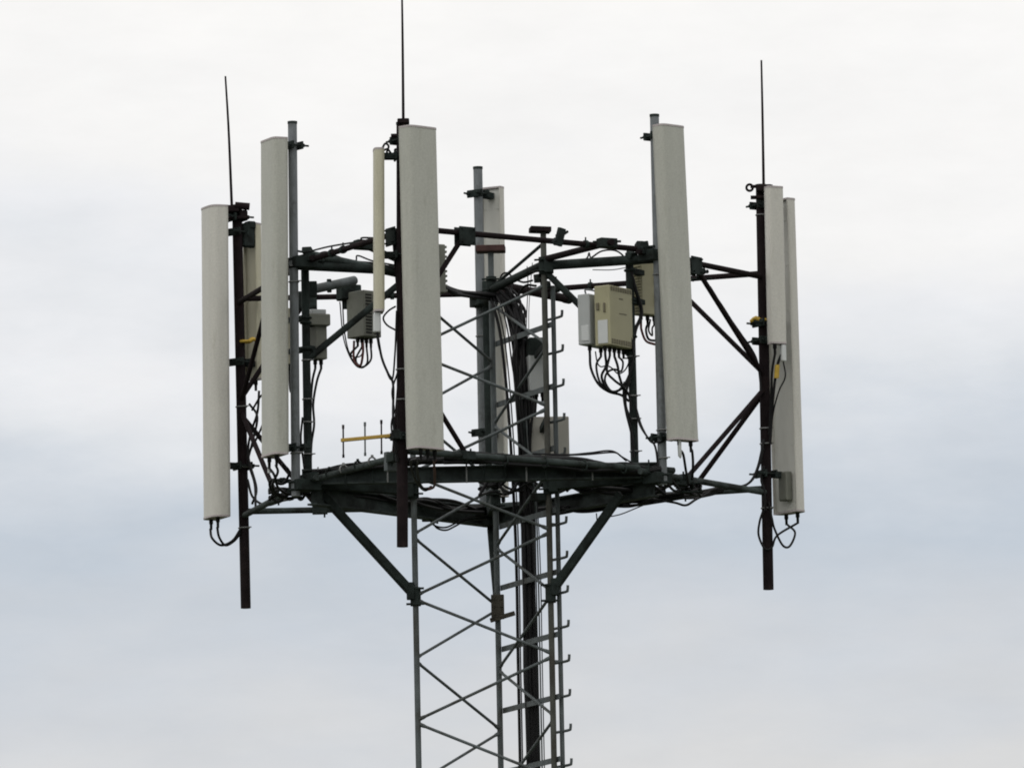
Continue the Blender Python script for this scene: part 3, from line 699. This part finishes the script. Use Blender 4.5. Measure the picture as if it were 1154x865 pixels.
bundle('two cables sweeping from the right post across to the galvanised pole', [
    [(716, 455, -.52), (721, 478, -.55), (731, 494, -.62), (738, 502, -.68), (741, 520, -.70), (742, 540, -.70)],
    [(717, 460, -.52), (723, 480, -.55), (733, 497, -.62), (741, 498, -.70), (748, 497, -.70)]], .007, JUMP)
LB_ = RB[1]
bundle('reddish and black loops under the ribbed radio behind the right panel', [
    [cn_(LB_, .17, .34, 3, 0), (723, 372, -.36), (728, 384, -.38), (738, 388, -.42)],
    [cn_(LB_, .17, .34, 3, 1), (728, 372, -.33), (731, 382, -.36), (740, 384, -.40)],
    [cn_(LB_, .17, .34, 3, 2), (735, 370, -.30), (735, 378, -.34), (731, 372, -.36), (733, 360, -.33)],
    [(709, 300, -.52), (716, 325, -.5), (723, 352, -.46), (716, 372, -.5), (713, 395, -.53)]], [.008, .008, .006, .012], JUMP, ['cable_red', 'cable_black', 'cable_black', 'cable_black'])
LC = RC[1]
bundle('black and red loops hanging under the olive grey louvred radio', [
    [cn_(LC, .15, .30, 4, 0), (395, 400, .2), (402, 412, .2), (410, 413, .18), (418, 405, .16), cn_(LC, .15, .30, 4, 3)],
    [cn_(LC, .15, .30, 4, 1), (401, 405, .15), (407, 414, .16), (414, 408, .16), cn_(LC, .15, .30, 4, 2)],
    [(386, 338, .2), (388, 372, .2), (394, 398, .2), (404, 402, .2), (409, 396, .2), (409, 384, .15)],
    [(409, 386, .1), (409, 398, .1), (406, 412, .12), (399, 405, .15), (399, 384, .18)],
    [(383, 340, .2), (387, 380, .2), (396, 405, .2), (405, 411, .2)]], [.007, .007, .0045, .008, .004], JUMP, ['cable_black', 'cable_black', 'cable_black', 'cable_red', 'cable_black'])
LD = RD[1]
bundle('cables running from the small strapped radio down the left post', [
    [cn_(LD, .085, .29, 2, 0), (352, 430, -.46), (350, 460, -.5), (350, 490, -.52), (349, 520, -.5)],
    [cn_(LD, .085, .29, 2, 1), (357, 430, -.46), (353, 455, -.5), (354, 478, -.5), (351, 500, -.5), (350, 530, -.48)],
    [(341, 470, -.55), (339, 495, -.56), (342, 520, -.56), (345, 545, -.55)],
    [(326, 418, -.5), (327, 440, -.55), (331, 442, -.6)]], [.008, .008, .007, .006], JUMP)
# along the poles at both ends
bundle('black cables looping between the left end pole and its lower arm', [
    [(281, 455, 1.15), (290, 470, 1.1), (284, 500, 1.15), (280, 520, 1.16), (287, 545, 1.1), (288, 570, 1.0)],
    [(292, 440, 1.1), (290, 465, 1.12), (282, 490, 1.15), (280, 515, 1.15), (289, 550, 1.1), (284, 568, 1.1)],
    [(284, 462, 1.1), (296, 445, 1.0), (298, 470, 1.0), (291, 490, 1.05), (283, 505, 1.1)],
    [(279, 540, 1.15), (285, 560, 1.1), (300, 569, .9), (318, 564, .5), (330, 562, .1)]], [.008, .008, .007, .008])
bundle('cables following the upper strut to the right end pole', [
    [(797, 322, .3), (812, 342, .35), (830, 370, .42), (846, 392, .46), (854, 410, .47), (858, 440, .47)],
    [(800, 323, .3), (818, 352, .36), (836, 378, .42), (849, 398, .46), (856, 420, .47)]], .0075)
bundle('cables curving off the right end pole onto the lower right arm', [
    [(860, 505, .47), (856, 522, .45), (848, 540, .42), (835, 548, .36), (812, 549, .25), (792, 556, .1)],
    [(861, 495, .47), (854, 526, .44), (845, 543, .41), (830, 549, .34), (806, 552, .22), (786, 558, .05)],
    [(861, 525, .47), (858, 540, .46), (861, 552, .46), (863, 575, .47)]], .0085)
bundle('slack black cable loop hanging below the bottom beam left of the mast', [
    [(487, 588, .6), (493, 595, .6), (503, 597, .62), (514, 592, .66), (526, 586, .75), (548, 584, .95)],
    [(484, 585, .6), (490, 592, .6), (502, 594, .62), (514, 589, .66), (528, 583, .75), (548, 581, .95)]], .006)
# cable run along the mast
vert = []; rr = []
rc = random.Random(11)
for i in range(14):
    x0 = 592.0 + (i % 7) * 1.75; Yb = .16 + .03 * (i // 7)
    bx = at(x0 + 1.0, 740, Yb).x
    P_ = [Vector((bx, Yb, .5)), Vector((bx, Yb, 4)), Vector((bx, Yb, 7.2))]
    for py in (760, 690, 620): P_.append(at(x0 + (740 - py) * -.016 + rc.uniform(-.5, .5), py, Yb + rc.uniform(-.01, .01)))
    wob = rc.uniform(-9, 3)
    for f_, py in ((.35, 560), (.7, 500), (1, 440)): P_.append(at(x0 - 3 + wob * f_ + rc.uniform(-2, 2), py, Yb + rc.uniform(-.03, .05)))
    top = 355 + rc.uniform(0, 30)
    P_.append(at(x0 - 8 + wob + rc.uniform(-5, 5), top + 18, Yb + rc.uniform(0, .1))); P_.append(at(582 + rc.uniform(-8, 10), top - 10 + rc.uniform(-6, 6), .3 + rc.uniform(-.06, .06))); P_.append(at(566 + rc.uniform(-8, 14), 330 + rc.uniform(-6, 6), .38 + rc.uniform(-.08, .08)))
    vert.append(P_); rr.append((.0105, .0125, .0085)[i % 3])
bundle('thick bundle of black feeder cables climbing the inside of the mast', vert, rr)
vert = []
for i, (xa, xb) in enumerate(((583.8, 568), (586.6, 572), (604.6, 577), (594, 581))):
    Yb = .30 if i != 2 else .12
    bx = at(xa, 740, Yb).x; m_ = lambda f_: xb + (xa - xb) * f_
    vert.append([Vector((bx, Yb, .5)), Vector((bx, Yb, 7.2)), at(xa, 740, Yb), at(m_(.92), 660, Yb), at(m_(.78), 590, Yb), at(m_(.55), 520, Yb), at(m_(.3), 460, Yb), at(xb, 410, Yb), at(xb - 5, 372, Yb + .03), at(xb - 12, 345, Yb + .06), at(xb - 18, 332, .45)])
bundle('loose black cables climbing between the rear mast leg and the thick feeder bundle', vert, [.010, .0045, .005, .012])
vert = []
for i, x0 in enumerate((606, 608.5, 611)):
    Yb = .1; bx = at(x0, 740, Yb).x
    vert.append([Vector((bx, Yb, .5)), Vector((bx, Yb, 7.2)), at(x0, 740, Yb), at(x0 - 2, 640, Yb), at(x0 - 4 - i, 560, Yb), at(x0 - 12, 520, Yb), at(590 + i * 3, 470, Yb)])
bundle('thin pale wires running down the mast right of the feeder bundle', vert, [.004, .005, .0035], mats=['frame_steel', 'mast_steel', 'cable_black'])
bundle('thick cable swag crossing from behind the foremost panel to the rear mast leg', [
    [(470, 306, -.2), (500, 322, -.2), (520, 329, .1), (545, 331, .4), (566, 334, .45), (582, 346, .35), (589, 372, .2)],
    [(472, 303, -.5), (503, 325, -.2), (524, 332, .1), (548, 334, .4), (568, 339, .45), (580, 352, .35), (586, 376, .2)],
    [(475, 304, -.45), (506, 328, -.15), (530, 334, .15), (552, 337, .42), (570, 343, .42), (578, 360, .33), (583, 385, .22)],
    [(500, 326, -.18), (527, 330, .12), (556, 333, .43), (575, 340, .4), (585, 356, .3), (592, 380, .2)]], [.014, .013, .012, .012])
bundle('cluster of cables dropping from the collar into the mast top', [
    [(600, 316, .1), (590, 318, .2), (578, 315, .4), (570, 322, .45), (574, 340, .4), (584, 365, .25)],
    [(604, 322, .1), (592, 322, .2), (584, 334, .25), (582, 350, .25), (589, 372, .2)],
    [(562, 318, .5), (566, 309, .5), (573, 308, .48), (578, 316, .42), (576, 332, .38), (580, 350, .3)],
    [(594, 300, .1), (595, 318, .15), (594, 345, .2), (593, 372, .2)],
    [(600, 296, .1), (598, 320, .15), (596, 350, .18), (596, 380, .18)],
    [(555, 330, .5), (566, 325, .45), (578, 328, .4), (586, 340, .3), (588, 362, .25)]], [.007, .008, .006, .003, .0025, .01])
# along the top arms
bundle('thin cables clipped along the upper left arm', [
    [atz(343, 285, ZT + .03), atz(370, 278, ZT + .03), atz(404, 272, ZT + .03), atz(408, 268, ZT + .04), atz(425, 268, ZT + .035), atz(446, 265, ZT + .03)],
    [(380, 291, -.4), (400, 294, -.38), (403, 288, -.4), (420, 294, -.35), (446, 299, -.3)],
    [(350, 291, -.55), (366, 284, -.6), (380, 289, -.5), (395, 294, -.4), (425, 297, -.34), (446, 303, -.3)]], [.006, .0055, .007])
bundle('thin cable looping over the upper right pipe near the right post', [
    [(667, 290, -.5), (678, 283, -.55), (692, 282, -.55), (702, 288, -.53), (708, 300, -.53)],
    [(655, 296, -.3), (662, 290, -.35), (664, 285, -.38), (668, 292, -.4), (690, 291, -.5)],
    [(668, 304, -.3), (690, 304, -.4), (708, 301, -.5)]], [.006, .005, .003])
# mess along the bottom frame
def run(label, a, q, n_, spread, sag, r, seed, Yspread=.06, mats=None, k=6):
    rnd = random.Random(seed); ps = []
    for i in range(n_):
        P_ = []
        for j in range(k + 1):
            t_ = j / k; f_ = math.sin(math.pi * t_)
            P_.append(at(a[0] + (q[0] - a[0]) * t_ + rnd.uniform(-4, 4) * f_, a[1] + (q[1] - a[1]) * t_ + rnd.uniform(-spread, spread) + sag * f_, a[2] + (q[2] - a[2]) * t_ + rnd.uniform(-Yspread, Yspread)))
        ps.append(P_)
    return bundle(label, ps, r, mats=mats)
run('black cables lying along the front bottom beam, left half', (352, 533, -.64), (560, 516, -.72), 9, 4, -4, [.011, .009, .013], 1)
run('black cables lying along the front bottom beam, right half', (500, 515, -.75), (745, 531, -.66), 12, 6, -2, [.012, .009, .014], 2)
run('black cables tied below the front beam towards the right corner', (640, 548, -.3), (750, 552, -.35), 8, 6, 0, [.012, .010, .014], 3)
run('black cables along the lower right rear beam of the platform', (600, 578, .5), (770, 556, -.2), 7, 5, 2, [.011, .009], 4)
run('black cables tied along the lower left rear beam of the platform', (350, 548, -.5), (545, 574, .9), 7, 5, 0, [.011, .009], 5)
run('black cables gathering on the lower arm towards the right end pole', (700, 560, -.1), (815, 552, .3), 5, 4, 3, [.009, .008], 6)
run('black cables bunched at the lower left corner below the galvanised pole', (303, 558, -.3), (372, 548, -.45), 8, 8, 2, [.009, .010, .008], 7)
run('black cables crossing inside the mast at platform level', (540, 545, .2), (640, 540, .1), 9, 14, 0, [.010, .012, .008], 8, .15)
run('black cables bunched where the right galvanised pole meets the platform', (735, 537, -.5), (790, 553, -.2), 8, 8, 0, [.010, .009], 9)
bundle('taut thin wire raised over a small post on the right of the platform', [
    [(600, 511, -.6), (640, 512, -.6), (665, 510, -.6), (690, 508, -.6), (706, 519, -.55)],
    [(600, 516, -.6), (630, 513, -.6), (660, 512, -.6), (691, 509.5, -.6), (700, 514, -.57), (712, 521, -.55)]], .0055)
bundle('thin loose wire sagging under the lower right of the platform', [
    [(672, 578, .3), (674, 588, .3), (682, 583, .3), (700, 579, .25), (725, 569, .1), (745, 563, 0)],
    [(735, 562, -.2), (760, 566, -.1), (773, 569, -.1), (785, 562, 0), (800, 555, .1)]], [.004, .008])
print('braces', nb, 'objects', len(sc.objects))
